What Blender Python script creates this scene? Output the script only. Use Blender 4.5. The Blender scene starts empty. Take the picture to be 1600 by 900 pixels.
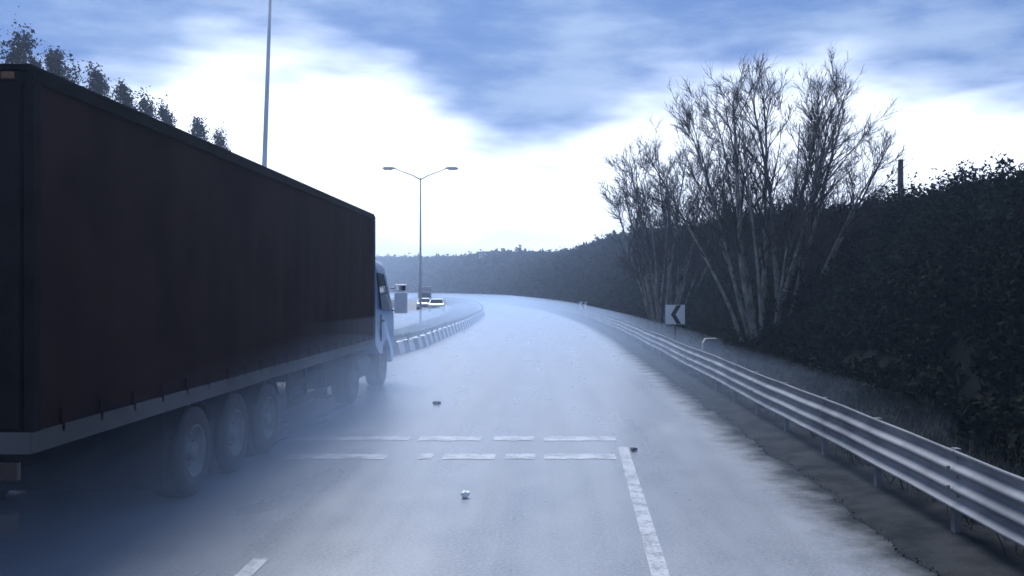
import bpy, bmesh, math, random
import numpy as np
from mathutils import Vector, Matrix

R = math.radians
rng = np.random.default_rng(7)
random.seed(7)
sc = bpy.context.scene
col = sc.collection

# ------------------------------------------------------------------ camera
F, VX, VY, CH = 1430.0, 858.0, 455.0, 2.28      # focal (px of 1600), vanishing point, camera height
cam = bpy.data.cameras.new('camera')
cam.sensor_width = 36.0
cam.lens = 36.0 * F / 1600
cam.shift_x = -(VX - 800) / 1600
cam.shift_y = (VY - 450) / 1600
cam.clip_start = 0.1
cam.clip_end = 3000
camo = bpy.data.objects.new('camera', cam)
col.objects.link(camo)
camo.location = (0, 0, CH)
camo.rotation_euler = (R(90), 0, 0)
sc.camera = camo

# ------------------------------------------------------------------ view / render
sc.view_settings.view_transform = 'Standard'
sc.view_settings.look = 'None'
sc.view_settings.gamma = 1
sc.view_settings.exposure = 0.62
sc.view_settings.use_curve_mapping = False
sc.cycles.use_denoising = True
sc.cycles.max_bounces = 6
sc.cycles.volume_bounces = 2
sc.cycles.diffuse_bounces = 3
sc.cycles.glossy_bounces = 3

SUN_EL, SUN_AZ = 50.0, -18.0                     # degrees; azimuth from +Y towards +X
sdir = Vector((math.cos(R(SUN_EL)) * math.sin(R(SUN_AZ)), math.cos(R(SUN_EL)) * math.cos(R(SUN_AZ)), math.sin(R(SUN_EL))))


class NT:
    """small helper around a node tree"""
    def __init__(s, tree):
        s.t = tree
        s.n = tree.nodes
        s.l = tree.links

    def add(s, typ, **kw):
        n = s.n.new(typ)
        for k, v in kw.items():
            setattr(n, k, v)
        return n

    def put(s, sock, v):
        if isinstance(v, bpy.types.NodeSocket):
            s.l.new(v, sock)
        else:
            sock.default_value = v

    def math(s, op, a, b=None, c=None, clamp=False):
        n = s.add('ShaderNodeMath', operation=op, use_clamp=clamp)
        s.put(n.inputs[0], a)
        if b is not None:
            s.put(n.inputs[1], b)
        if c is not None:
            s.put(n.inputs[2], c)
        return n.outputs[0]

    def smooth(s, v, a, b, lo=0.0, hi=1.0):
        n = s.add('ShaderNodeMapRange', interpolation_type='SMOOTHSTEP')
        s.put(n.inputs[0], v)
        n.inputs[1].default_value = a
        n.inputs[2].default_value = b
        n.inputs[3].default_value = lo
        n.inputs[4].default_value = hi
        return n.outputs[0]

    def mix(s, f, a, b):
        n = s.add('ShaderNodeMix', data_type='RGBA')
        s.put(n.inputs['Factor'], f)
        s.put(n.inputs['A'] if False else n.inputs[6], a if isinstance(a, bpy.types.NodeSocket) else (*a, 1))
        s.put(n.inputs[7], b if isinstance(b, bpy.types.NodeSocket) else (*b, 1))
        return n.outputs[2]

    def noise(s, vec, scale, detail=4.0, rough=0.55, dist=0.0):
        n = s.add('ShaderNodeTexNoise')
        if vec is not None:
            s.put(n.inputs['Vector'], vec)
        n.inputs['Scale'].default_value = scale
        n.inputs['Detail'].default_value = detail
        n.inputs['Roughness'].default_value = rough
        n.inputs['Distortion'].default_value = dist
        return n.outputs['Fac']

    def mapping(s, vec, scale=(1, 1, 1), loc=(0, 0, 0)):
        n = s.add('ShaderNodeMapping')
        s.put(n.inputs['Vector'], vec)
        n.inputs['Scale'].default_value = scale
        n.inputs['Location'].default_value = loc
        return n.outputs[0]


# ------------------------------------------------------------------ world: broken cloud deck over a bright hazy horizon
def pixdir(px, py):
    return Vector(((px - VX) / F, 1.0, (VY - py) / F)).normalized()


w = bpy.data.worlds.new('World')
sc.world = w
w.use_nodes = True
g = NT(w.node_tree)
g.n.clear()
wout = g.add('ShaderNodeOutputWorld')
sky = g.add('ShaderNodeTexSky', sky_type='NISHITA')
sky.sun_disc = False
sky.sun_elevation = R(SUN_EL)
sky.sun_rotation = R(SUN_AZ)
bg_sky = g.add('ShaderNodeBackground')
g.l.new(sky.outputs[0], bg_sky.inputs[0])
bg_sky.inputs[1].default_value = 0.10
tc = g.add('ShaderNodeTexCoord')
D = tc.outputs['Generated']
sep = g.add('ShaderNodeSeparateXYZ')
g.l.new(D, sep.inputs[0])
z = sep.outputs[2]


n1 = g.noise(g.mapping(D, (1, 1, 2.2)), 3.4, 6, 0.55, 0.0)
n2 = g.noise(g.mapping(D, (1, 1, 3.4), (3.1, 0.4, 1.2)), 4.6, 6, 0.55, 0.0)
n3 = g.noise(g.mapping(D, (1, 1, 4.0), (0.3, 7.4, 2.2)), 11.0, 3, 0.45, 0.0)
# lower edge of the cloud deck: its elevation along the azimuth (constant outside the view)
az = g.math('ARCTAN2', sep.outputs[0], sep.outputs[1])
fc = g.add('ShaderNodeFloatCurve')
EDGE = [(0, 215), (230, 160), (340, 85), (600, 120), (700, 190), (790, 232), (900, 200), (1050, 155), (1250, 128), (1600, 175)]
cv = fc.mapping.curves[0]
pts_ = []
for px, py in EDGE:
    d_ = pixdir(px, py)
    pts_.append(((math.atan2(d_.x, d_.y) + 0.7) / 1.4, d_.z * 2))
cv.points[0].location = (0.0, pts_[0][1])
cv.points[1].location = (1.0, pts_[-1][1])
for p_ in pts_:
    cv.points.new(*p_)
fc.mapping.update()
azn = g.math('DIVIDE', g.math('ADD', az, 0.7), 1.4, clamp=True)
g.put(fc.inputs['Value'], azn)
e = g.math('SUBTRACT', z, g.math('MULTIPLY', fc.outputs[0], 0.5))
e = g.math('ADD', e, g.math('MULTIPLY', g.math('SUBTRACT', n1, 0.5), 0.09))
e = g.math('ADD', e, g.math('MULTIPLY', g.math('SUBTRACT', n3, 0.5), 0.07))
deck = g.smooth(e, -0.045, 0.06)
wisp = g.smooth(n2, 0.36, 0.68)
dcol = g.mix(wisp, (0.072, 0.155, 0.385), (0.26, 0.355, 0.545))
zen = g.smooth(z, 0.30, 0.95)
dcol = g.mix(zen, dcol, (0.10, 0.165, 0.33))
bright = g.mix(g.smooth(z, 0.0, 0.10), (0.80, 0.93, 1.15), (0.95, 1.05, 1.25))
sundot = g.add('ShaderNodeVectorMath', operation='DOT_PRODUCT')
g.l.new(D, sundot.inputs[0])
sundot.inputs[1].default_value = pixdir(760, 330)
ahead = g.smooth(sundot.outputs['Value'], -0.2, 0.9)
bright = g.mix(ahead, (0.50, 0.60, 0.80), bright)
bright = g.mix(g.smooth(n3, 0.40, 0.75, 0.0, 0.45), bright, (0.50, 0.58, 0.70))
ccol = g.mix(deck, bright, dcol)
bg_cl = g.add('ShaderNodeBackground')
g.l.new(ccol, bg_cl.inputs[0])
bg_cl.inputs[1].default_value = 1.0
mx = g.add('ShaderNodeMixShader')
g.put(mx.inputs[0], g.smooth(n2, 0.2, 0.5, 0.86, 0.97))
g.l.new(bg_sky.outputs[0], mx.inputs[1])
g.l.new(bg_cl.outputs[0], mx.inputs[2])
g.l.new(mx.outputs[0], wout.inputs[0])

sun = bpy.data.lights.new('sun', 'SUN')
sun.energy = 3.6
sun.angle = R(24)
sun.color = (0.92, 0.95, 1.0)
suno = bpy.data.objects.new('sun', sun)
col.objects.link(suno)
suno.rotation_euler = sdir.to_track_quat('Z', 'Y').to_euler()


# ------------------------------------------------------------------ materials
def mat(name, a, b=None, scale=4.0, rough=0.6, bump=0.0, bscale=None, spec=0.5, metal=0.0, ramp=(0.35, 0.65), rvar=0.0, detail=5.0, coat=0.0):
    m = bpy.data.materials.new(name)
    m.use_nodes = True
    k = NT(m.node_tree)
    p = k.n['Principled BSDF']
    tcn = k.add('ShaderNodeTexCoord')
    o = tcn.outputs['Object']
    nz = k.noise(o, scale, detail)
    f = k.smooth(nz, *ramp)
    k.put(p.inputs['Base Color'], k.mix(f, a, b if b else a))
    if rvar:
        k.put(p.inputs['Roughness'], k.smooth(nz, 0.3, 0.7, rough - rvar, rough + rvar))
    else:
        p.inputs['Roughness'].default_value = rough
    p.inputs['Specular IOR Level'].default_value = spec
    p.inputs['Metallic'].default_value = metal
    p.inputs['Coat Weight'].default_value = coat
    if bump:
        bn = k.add('ShaderNodeBump')
        bn.inputs['Strength'].default_value = bump
        bn.inputs['Distance'].default_value = 0.02
        k.put(bn.inputs['Height'], k.noise(o, bscale or scale * 8, 4))
        k.l.new(bn.outputs[0], p.inputs['Normal'])
    return m


def road_material(name, wet=1.0, tone=1.0):
    m = bpy.data.materials.new(name)
    m.use_nodes = True
    k = NT(m.node_tree)
    p = k.n['Principled BSDF']
    o = k.add('ShaderNodeTexCoord').outputs['Object']
    big = k.noise(k.mapping(o, (1, 0.12, 1)), 0.9, 4, 0.55)
    mid = k.noise(k.mapping(o, (1, 0.5, 1)), 1.7, 6, 0.6)
    fine = k.noise(o, 30, 5, 0.75)
    track = k.noise(k.mapping(o, (1, 0.03, 1)), 2.4, 3, 0.5)
    c = k.mix(k.smooth(mid, 0.3, 0.7), (0.175, 0.188, 0.212), (0.225, 0.238, 0.262))
    c = k.mix(k.smooth(track, 0.42, 0.66, 0, 0.3), c, (0.10, 0.107, 0.12))
    c = k.mix(k.smooth(fine, 0.40, 0.66, 0, 0.75), c, (0.30, 0.305, 0.315))
    ea = k.add('ShaderNodeAttribute')
    ea.attribute_name = 'edge'
    wear = k.math('ADD', ea.outputs['Fac'], k.math('MULTIPLY', k.math('SUBTRACT', k.noise(o, 1.6, 6, 0.65), 0.5), 0.7))
    wear = k.smooth(wear, 0.35, 0.92)
    c = k.mix(wear, c, (0.030, 0.033, 0.036))
    k.put(p.inputs['Base Color'], k.mix(1.0 - tone, c, (0.03, 0.033, 0.038)))
    k.put(p.inputs['Specular IOR Level'], k.math('MULTIPLY', k.math('SUBTRACT', 1.0, wear), 0.5 * wet))
    r = k.smooth(big, 0.32, 0.68, 0.26, 0.36)
    r = k.math('ADD', r, k.math('MULTIPLY', k.math('SUBTRACT', mid, 0.5), 0.08))
    k.put(p.inputs['Roughness'], k.math('ADD', r, k.math('MULTIPLY', wear, 0.4)))
    p.inputs['IOR'].default_value = 1.38
    bn = k.add('ShaderNodeBump')
    bn.inputs['Strength'].default_value = 0.09
    bn.inputs['Distance'].default_value = 0.01
    k.put(bn.inputs['Height'], k.noise(o, 38, 4, 0.6))
    k.l.new(bn.outputs[0], p.inputs['Normal'])
    return m


def paint_material():
    m = bpy.data.materials.new('worn_road_paint')
    m.use_nodes = True
    k = NT(m.node_tree)
    p = k.n['Principled BSDF']
    o = k.add('ShaderNodeTexCoord').outputs['Object']
    n = k.noise(o, 3.0, 6, 0.7)
    n2_ = k.noise(o, 28.0, 4, 0.7)
    f = k.smooth(k.math('ADD', k.math('MULTIPLY', n, 0.6), k.math('MULTIPLY', n2_, 0.4)), 0.40, 0.56)
    k.put(p.inputs['Base Color'], k.mix(f, (0.19, 0.195, 0.205), (0.43, 0.44, 0.46)))
    p.inputs['Roughness'].default_value = 0.34
    p.inputs['IOR'].default_value = 1.38
    return m


M = {}
M['road'] = road_material('wet_asphalt')
M['oncoming'] = road_material('drier_asphalt', 0.15, 0.35)
M['paint'] = paint_material()
M['dirt'] = mat('wet_gravel_dirt', (0.016, 0.018, 0.020), (0.034, 0.036, 0.038), 2.2, 0.9, 0.6, 30, spec=0.02)
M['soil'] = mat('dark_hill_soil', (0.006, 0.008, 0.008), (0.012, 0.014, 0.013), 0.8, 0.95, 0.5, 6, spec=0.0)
M['ground'] = mat('rough_grass_ground', (0.035, 0.045, 0.022), (0.075, 0.072, 0.045), 0.5, 0.95, 0.5, 8, spec=0.1)
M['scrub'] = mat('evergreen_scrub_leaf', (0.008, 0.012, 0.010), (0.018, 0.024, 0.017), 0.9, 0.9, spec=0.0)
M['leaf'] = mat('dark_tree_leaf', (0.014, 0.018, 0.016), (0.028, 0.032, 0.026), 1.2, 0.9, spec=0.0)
M['bark'] = mat('grey_bark', (0.12, 0.12, 0.105), (0.28, 0.27, 0.23), 3.0, 0.85, 0.5, 25, spec=0.1)
M['twig'] = mat('bare_twig', (0.035, 0.032, 0.032), (0.06, 0.055, 0.05), 3.0, 0.9, spec=0.02)
M['straw'] = mat('dry_grass', (0.05, 0.05, 0.042), (0.11, 0.105, 0.088), 1.5, 0.9, spec=0.1)
M['galv'] = mat('galvanised_steel', (0.15, 0.16, 0.18), (0.27, 0.28, 0.30), 1.2, 0.75, 0.08, 12, metal=0.0, rvar=0.05, spec=0.12)
M['galv_dark'] = mat('dull_galvanised_post', (0.10, 0.105, 0.115), (0.17, 0.175, 0.185), 3.0, 0.7, metal=0.0, spec=0.15)
M['pole'] = mat('lamp_pole_steel', (0.52, 0.55, 0.60), (0.62, 0.65, 0.70), 2.0, 0.5, metal=0.0)
M['lampglass'] = mat('lamp_glass', (0.5, 0.52, 0.55), None, 2.0, 0.2)
M['white_blk'] = mat('white_painted_concrete', (0.62, 0.64, 0.66), (0.78, 0.79, 0.80), 3.0, 0.6, 0.2, 20)
M['black_blk'] = mat('black_painted_concrete', (0.045, 0.047, 0.055), (0.09, 0.09, 0.10), 3.0, 0.6, 0.2, 20)
M['curtain'] = mat('dark_red_tarpaulin', (0.022, 0.012, 0.0118), (0.034, 0.018, 0.0175), 0.7, 0.7, 0.1, 3, spec=0.02)
M['trailer_frame'] = mat('dark_trailer_frame', (0.006, 0.006, 0.007), (0.012, 0.012, 0.013), 2.0, 0.6, spec=0.03)
M['side_rail'] = mat('dusty_grey_side_rail', (0.06, 0.06, 0.062), (0.11, 0.11, 0.112), 0.6, 0.65, spec=0.2)
M['chassis'] = mat('grimy_black_chassis', (0.012, 0.013, 0.015), (0.03, 0.03, 0.032), 2.0, 0.75, spec=0.2)
M['tyre'] = mat('wet_tyre_rubber', (0.014, 0.014, 0.016), (0.032, 0.032, 0.035), 5.0, 0.7, 0.15, 40)
M['rim'] = mat('dusty_steel_rim', (0.10, 0.105, 0.11), (0.19, 0.195, 0.20), 4.0, 0.6, metal=0.1)
M['cab'] = mat('light_blue_cab_paint', (0.20, 0.38, 0.64), (0.25, 0.43, 0.68), 1.5, 0.3, coat=0.4)
M['cabtrim'] = mat('dark_cab_plastic', (0.03, 0.032, 0.036), (0.05, 0.05, 0.055), 2.0, 0.55)
M['glass'] = mat('dark_vehicle_glass', (0.012, 0.018, 0.028), None, 2.0, 0.06, spec=0.7)
M['mirror_white'] = mat('white_mirror_shell', (0.80, 0.81, 0.83), (0.84, 0.85, 0.87), 3.0, 0.35)
M['mirror'] = mat('mirror_glass', (0.92, 0.94, 0.97), None, 2.0, 0.08, metal=1.0)
M['red'] = mat('red_lens', (0.012, 0.002, 0.002), None, 2.0, 0.25)
M['amber'] = mat('amber_lens', (0.10, 0.03, 0.004), None, 2.0, 0.25)
M['clear'] = mat('clear_lens', (0.7, 0.72, 0.75), None, 2.0, 0.12)
M['sign_white'] = mat('white_sign_sheet', (0.72, 0.73, 0.75), (0.82, 0.83, 0.84), 3.0, 0.4)
M['sign_black'] = mat('black_sign_sheet', (0.012, 0.012, 0.014), None, 3.0, 0.45)
M['carwhite'] = mat('white_car_paint', (0.72, 0.73, 0.75), (0.78, 0.79, 0.80), 2.0, 0.25, coat=0.5)
M['vangrey'] = mat('grey_van_paint', (0.24, 0.25, 0.27), (0.30, 0.31, 0.33), 2.0, 0.35, coat=0.3)
M['stone'] = mat('pale_weathered_concrete', (0.14, 0.14, 0.14), (0.22, 0.22, 0.21), 3.0, 0.85, 0.4, 25)
M['darkstone'] = mat('dark_stone', (0.02, 0.02, 0.022), (0.05, 0.05, 0.05), 9.0, 0.8, 0.4, 40)
M['scrap'] = mat('white_scrap', (0.75, 0.76, 0.78), (0.85, 0.85, 0.86), 9.0, 0.7)
M['wood'] = mat('weathered_post_wood', (0.08, 0.075, 0.07), (0.15, 0.14, 0.125), 4.0, 0.85)
M['wall'] = mat('pale_render_wall', (0.30, 0.30, 0.30), (0.40, 0.40, 0.39), 0.6, 0.85)
M['roofm'] = mat('grey_roof_sheet', (0.18, 0.18, 0.19), (0.25, 0.25, 0.26), 0.8, 0.7)


# ------------------------------------------------------------------ object helpers
def link(name, me, m, parent=None, loc=None):
    o = bpy.data.objects.new(name, me)
    col.objects.link(o)
    if m is not None and not me.materials:
        me.materials.append(m)
    if parent is not None:
        o.parent = parent
    if loc is not None:
        o.location = loc
    return o


def tag(o, label=None, cat=None, group=None, kind=None):
    if label:
        o['label'] = label
    if cat:
        o['category'] = cat
    if group:
        o['group'] = group
    if kind:
        o['kind'] = kind
    return o


def empty(name, loc=(0, 0, 0), rz=0.0):
    o = bpy.data.objects.new(name, None)
    o.empty_display_size = 0.3
    col.objects.link(o)
    o.location = loc
    o.rotation_euler = (0, 0, rz)
    return o


def pyobj(name, v, f, m, parent=None, smooth=False, loc=None):
    me = bpy.data.meshes.new(name)
    me.from_pydata([tuple(map(float, q)) for q in v], [], [tuple(map(int, q)) for q in f])
    me.update()
    if smooth:
        me.polygons.foreach_set('use_smooth', [True] * len(me.polygons))
    return link(name, me, m, parent, loc)


def bigmesh(name, V, Fa, m, parent=None):
    """V (n,3), Fa (k,c) constant corner count"""
    V = np.asarray(V, np.float32)
    Fa = np.asarray(Fa, np.int32)
    me = bpy.data.meshes.new(name)
    me.vertices.add(len(V))
    me.vertices.foreach_set('co', V.ravel())
    k, c = Fa.shape
    me.loops.add(k * c)
    me.loops.foreach_set('vertex_index', Fa.ravel())
    me.polygons.add(k)
    me.polygons.foreach_set('loop_start', np.arange(0, k * c, c, dtype=np.int32))
    me.update(calc_edges=True)
    me.validate()
    return link(name, me, m, parent)


class MB:
    def __init__(s):
        s.v = []
        s.f = []

    def box(s, x0, x1, y0, y1, z0, z1):
        b = len(s.v)
        s.v += [(x0, y0, z0), (x1, y0, z0), (x1, y1, z0), (x0, y1, z0), (x0, y0, z1), (x1, y0, z1), (x1, y1, z1), (x0, y1, z1)]
        s.f += [(b, b + 3, b + 2, b + 1), (b + 4, b + 5, b + 6, b + 7), (b, b + 1, b + 5, b + 4), (b + 1, b + 2, b + 6, b + 5), (b + 2, b + 3, b + 7, b + 6), (b + 3, b, b + 4, b + 7)]
        return s

    def tube(s, pts, rad, n=8, cap=True):
        pts = [Vector(p) for p in pts]
        b = len(s.v)
        for i, p in enumerate(pts):
            d = (pts[min(i + 1, len(pts) - 1)] - pts[max(i - 1, 0)]).normalized()
            u = d.cross(Vector((0, 1, 0)) if abs(d.y) < 0.9 else Vector((1, 0, 0))).normalized()
            t = d.cross(u)
            r = rad[i] if hasattr(rad, '__len__') else rad
            for j in range(n):
                a = 2 * math.pi * j / n
                s.v.append(tuple(p + (u * math.cos(a) + t * math.sin(a)) * r))
        for i in range(len(pts) - 1):
            for j in range(n):
                q = b + i * n
                s.f.append((q + j, q + (j + 1) % n, q + n + (j + 1) % n, q + n + j))
        if cap:
            s.f.append(tuple(b + j for j in range(n))[::-1])
            s.f.append(tuple(b + (len(pts) - 1) * n + j for j in range(n)))
        return s

    def lathe_x(s, prof, n=32):
        """closed ring profile [(x, r)] turned round the X axis"""
        b = len(s.v)
        k = len(prof)
        for j in range(n):
            a = 2 * math.pi * j / n
            for (x, r) in prof:
                s.v.append((x, r * math.cos(a), r * math.sin(a)))
        for j in range(n):
            for i in range(k - 1):
                q, q2 = b + j * k, b + ((j + 1) % n) * k
                s.f.append((q + i, q2 + i, q2 + i + 1, q + i + 1))
        return s

    def prism(s, outline, axis, a, b_):
        """outline of 2-D points extruded from a to b along axis 'x','y','z'"""
        b = len(s.v)
        n = len(outline)
        for t in (a, b_):
            for (p, q) in outline:
                s.v.append({'x': (t, p, q), 'y': (p, t, q), 'z': (p, q, t)}[axis])
        s.f.append(tuple(range(b, b + n))[::-1])
        s.f.append(tuple(range(b + n, b + 2 * n)))
        for i in range(n):
            j = (i + 1) % n
            s.f.append((b + i, b + j, b + n + j, b + n + i))
        return s

    def build(s, name, m, parent=None, bevel=0.0, smooth=False, seg=2):
        me = bpy.data.meshes.new(name)
        me.from_pydata(s.v, [], s.f)
        bm = bmesh.new()
        bm.from_mesh(me)
        bmesh.ops.recalc_face_normals(bm, faces=bm.faces)
        if bevel:
            bmesh.ops.bevel(bm, geom=list(bm.edges), offset=bevel, segments=seg, affect='EDGES', profile=0.6)
        if smooth:
            for f in bm.faces:
                f.smooth = True
        bm.to_mesh(me)
        bm.free()
        return link(name, me, m, parent)


def copy_tree(o, parent=None):
    c = o.copy()
    col.objects.link(c)
    c.parent = parent
    for ch in list(o.children):
        copy_tree(ch, c)
    return c


# ------------------------------------------------------------------ alignment of the road (plan curves x(y))
def spline(knots):
    k = np.array(knots, float)
    X, Y = k[:, 0], k[:, 1]
    h = np.diff(X)
    d = np.diff(Y) / h
    mm = np.zeros(len(X))
    mm[0], mm[-1] = d[0], d[-1]
    for i in range(1, len(X) - 1):
        mm[i] = 0 if d[i - 1] * d[i] <= 0 else (h[i - 1] + h[i]) / (h[i - 1] / d[i] + h[i] / d[i - 1]) if d[i - 1] * d[i] > 0 else 0

    def f(t):
        t = np.clip(np.asarray(t, float), X[0], X[-1])
        i = np.clip(np.searchsorted(X, t, side='right') - 1, 0, len(X) - 2)
        s = (t - X[i]) / h[i]
        return (Y[i] * (1 + 2 * s) * (1 - s) ** 2 + mm[i] * h[i] * s * (1 - s) ** 2 + Y[i + 1] * s * s * (3 - 2 * s) + mm[i + 1] * h[i] * s * s * (s - 1))
    return f


x_r = spline([(-60, 3.65), (0, 3.65), (40, 3.65), (60, 3.25), (72, 2.7), (107, 0.1), (156, -6.4), (200, -14.5), (270, -29.5), (350, -52), (450, -87), (600, -150), (700, -198)])
x_l = spline([(-60, -5.3), (0, -5.3), (53, -5.3), (70, -5.65), (84, -6.2), (105, -7.8), (160, -14.2), (200, -21.3), (270, -36.5), (350, -59), (450, -94), (600, -158), (700, -206)])
x_b = spline([(-60, -7.2), (0, -7.2), (19, -7.2), (27, -6.7), (33, -5.6), (38, -5.3), (53, -5.3), (70, -5.65), (84, -6.2), (105, -7.8), (160, -14.2), (200, -21.3), (270, -36.5), (350, -59), (450, -94), (600, -158), (700, -206)])


def ysteps(a, b, near=1.0, far=6.0):
    out = [a]
    while out[-1] < b:
        out.append(min(b, out[-1] + near + (far - near) * min(1, max(0, out[-1]) / 250)))
    return np.array(out)


def strip(name, left, right, ys, zf, m, cols=6, parent=None):
    """sheet between two plan curves; zf(t, y) height across t = 0..1"""
    V, Fa = [], []
    n = cols + 1
    for y in ys:
        a, b = float(left(y)), float(right(y))
        for j in range(n):
            t = j / cols
            V.append((a + (b - a) * t, y, zf(t, y)))
    for i in range(len(ys) - 1):
        for j in range(cols):
            q = i * n + j
            Fa.append((q, q + 1, q + n + 1, q + n))
    return bigmesh(name, V, Fa, m)


# ------------------------------------------------------------------ ground, roads, verge, hillside
YS = ysteps(-45, 640)
gv = [(-330, -50, -0.06), (330, -50, -0.06), (330, 690, -0.06), (-330, 690, -0.06)]
tag(pyobj('ground', gv, [(0, 1, 2, 3)], M['ground']), kind='structure')
rd_o = strip('road', lambda y: x_b(y) - 0.35, lambda y: x_r(y) - 0.35, YS, lambda t, y: 0.0, M['road'], 44)
at = rd_o.data.attributes.new('edge', 'FLOAT', 'POINT')       # silt washed up along the right edge
at.data.foreach_set('value', [max(0.0, min(1.0, 1.0 - (float(x_r(v.co.y)) - 0.35 - v.co.x) / 1.5)) for v in rd_o.data.vertices])
tag(rd_o, kind='structure')
tag(strip('oncoming_road', lambda y: x_l(y) - 11.6, lambda y: x_l(y) - 3.9, YS, lambda t, y: 0.0, M['oncoming']), kind='structure')

wob = lambda y: 0.05 * math.sin(y * 1.3) + 0.03 * math.sin(y * 3.7 + 1) + 0.02 * math.sin(y * 9.1 + 2)
vys = ysteps(-45, 640, 0.25, 6)
tag(strip('verge', lambda y: x_r(y) - 0.52 + wob(y), lambda y: x_r(y) + 0.95, vys,
          lambda t, y: 0.006 + 0.09 * t ** 0.7 + (0.03 * math.sin(y * 2.1 + t * 9) * t * (1 - t)) + 0.1 * t * t, M['dirt'], 10), kind='structure')

# the crest of the hillside: pixel silhouette gives the height for each distance along it
SX = [500, 600, 740, 752, 860, 900, 930, 960, 1050, 1100, 1200, 1350, 1400, 1500, 1600, 1800, 2400]
SY = [404, 403, 402, 396, 394, 391, 379, 367, 356, 346, 327, 319, 293, 270, 241, 200, 150]
crestW = spline([(-60, 7), (0, 7), (20, 7.5), (32, 9), (58, 11.5), (90, 13), (120, 15), (200, 20), (300, 23), (450, 27), (700, 30)])


def crest(y):
    xx = float(x_r(y)) + float(crestW(y))
    if y < 16:
        return xx, 5.1
    px = VX + F * xx / y
    py = float(np.interp(px, SX, SY))
    return xx, CH + (VY - py) / F * y


cy = ysteps(-45, 640, 1.5, 6)
craw = np.array([crest(y)[1] for y in cy])
SCR = np.interp(cy, [0, 30, 100, 300], [0.85, 1.0, 1.3, 1.8])    # scrub stands this high over the soil
crest_h = lambda y: float(np.interp(y, cy, craw - SCR))


def hill_z(u, y):
    """soil height at distance u behind the rail"""
    W = float(crestW(y))
    h = max(0.6, crest_h(y))
    s = (u - 2.5) / (W - 2.5)
    if s <= 0:
        return 0.19
    if s < 1:
        return 0.19 + (h - 0.19) * (s * (1.45 - 0.45 * s))
    return h - 0.04 * (u - W) * 0 - 0.35 * min(1.0, (u - W) / 6)


HU = [0.85, 1.6, 2.45, 3.2, 4.2, 5.2, 6.2, 7.2, 8.2, 9.5, 11, 13, 15, 18, 22, 26, 32, 45, 70, 120]
V, Fa = [], []
for y in cy:
    for u in HU:
        jit = 0.18 * math.sin(u * 2.3 + y * 0.9) * math.sin(y * 0.6 + u) if u > 3 else 0
        V.append((float(x_r(y)) + u, y, hill_z(u, y) + jit - (0.03 if u < 1 else 0.0)))
n = len(HU)
for i in range(len(cy) - 1):
    for j in range(n - 1):
        q = i * n + j
        Fa.append((q, q + 1, q + n + 1, q + n))
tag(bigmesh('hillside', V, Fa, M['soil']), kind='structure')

# low rise beyond the oncoming carriageway
V, Fa = [], []
LU = [14, 17, 22, 30, 42, 60, 90]
LH = [-0.08, 0.3, 1.1, 2.6, 5.0, 8.0, 9.5]
for y in cy:
    for u, h in zip(LU, LH):
        V.append((float(x_l(y)) - u, y, h * (0.8 + 0.25 * math.sin(y * 0.03 + u * 0.1)) if h > 0 else h))
n = len(LU)
for i in range(len(cy) - 1):
    for j in range(n - 1):
        q = i * n + j
        Fa.append((q + 1, q, q + n, q + n + 1))
tag(bigmesh('left_slope', V, Fa, M['ground']), kind='structure')


# ------------------------------------------------------------------ foliage helper
def leaf_tris(P, size, jitter=0.5):
    """a small random triangle at each point"""
    n = len(P)
    a = rng.normal(size=(n, 3))
    a /= np.linalg.norm(a, axis=1)[:, None]
    b = np.cross(a, rng.normal(size=(n, 3)))
    b /= np.linalg.norm(b, axis=1)[:, None]
    s = (np.asarray(size) * (1 - jitter + 2 * jitter * rng.random(n)))[:, None]
    V = np.empty((n, 3, 3))
    V[:, 0] = P + a * s
    V[:, 1] = P - a * s * 0.6 + b * s * 0.5
    V[:, 2] = P - a * s * 0.6 - b * s * 0.5
    return V.reshape(-1, 3), np.arange(3 * n).reshape(-1, 3)


def join(parts):
    Vs, Fs, o = [], [], 0
    for v, f in parts:
        Vs.append(v)
        Fs.append(f + o)
        o += len(v)
    return np.vstack(Vs), np.vstack(Fs)


def scrub_zone(y0, y1, per_m2, leaves, size, rad, umax_extra=5.0):
    parts = []
    wmean = float(crestW((y0 + y1) / 2))
    nb = int((y1 - y0) * (wmean + umax_extra - 2.2) * per_m2)
    ys = rng.uniform(y0, y1, nb)
    us = 1.9 + rng.random(nb) * (np.array([float(crestW(t)) for t in ys]) + umax_extra - 1.9)
    C = np.array([(float(x_r(t)) + u, t, hill_z(u, t)) for t, u in zip(ys, us)])
    r = rad * rng.uniform(0.55, 1.15, nb) * np.where(us < 3.4, 0.62, 1.0)
    tall = rng.uniform(0.8, 1.5, nb) * np.where(rng.random(nb) < 0.12, 1.35, 1.0)
    q = rng.normal(size=(nb, leaves, 3))
    q /= np.linalg.norm(q, axis=2)[:, :, None]
    q *= (rng.random((nb, leaves, 1)) ** 0.35)
    q[:, :, 2] = q[:, :, 2] * 0.75 + 0.45
    # uneven outline
    lump = 0.8 + 0.35 * np.sin(q[:, :, :1] * 5 + ys[:, None, None]) * np.cos(q[:, :, 1:2] * 4 + us[:, None, None])
    P = C[:, None, :] + q * (r[:, None, None]) * lump * np.stack([np.ones(nb), np.ones(nb), tall], 1)[:, None, :]
    return leaf_tris(P.reshape(-1, 3), np.full(nb * leaves, size))


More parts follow.
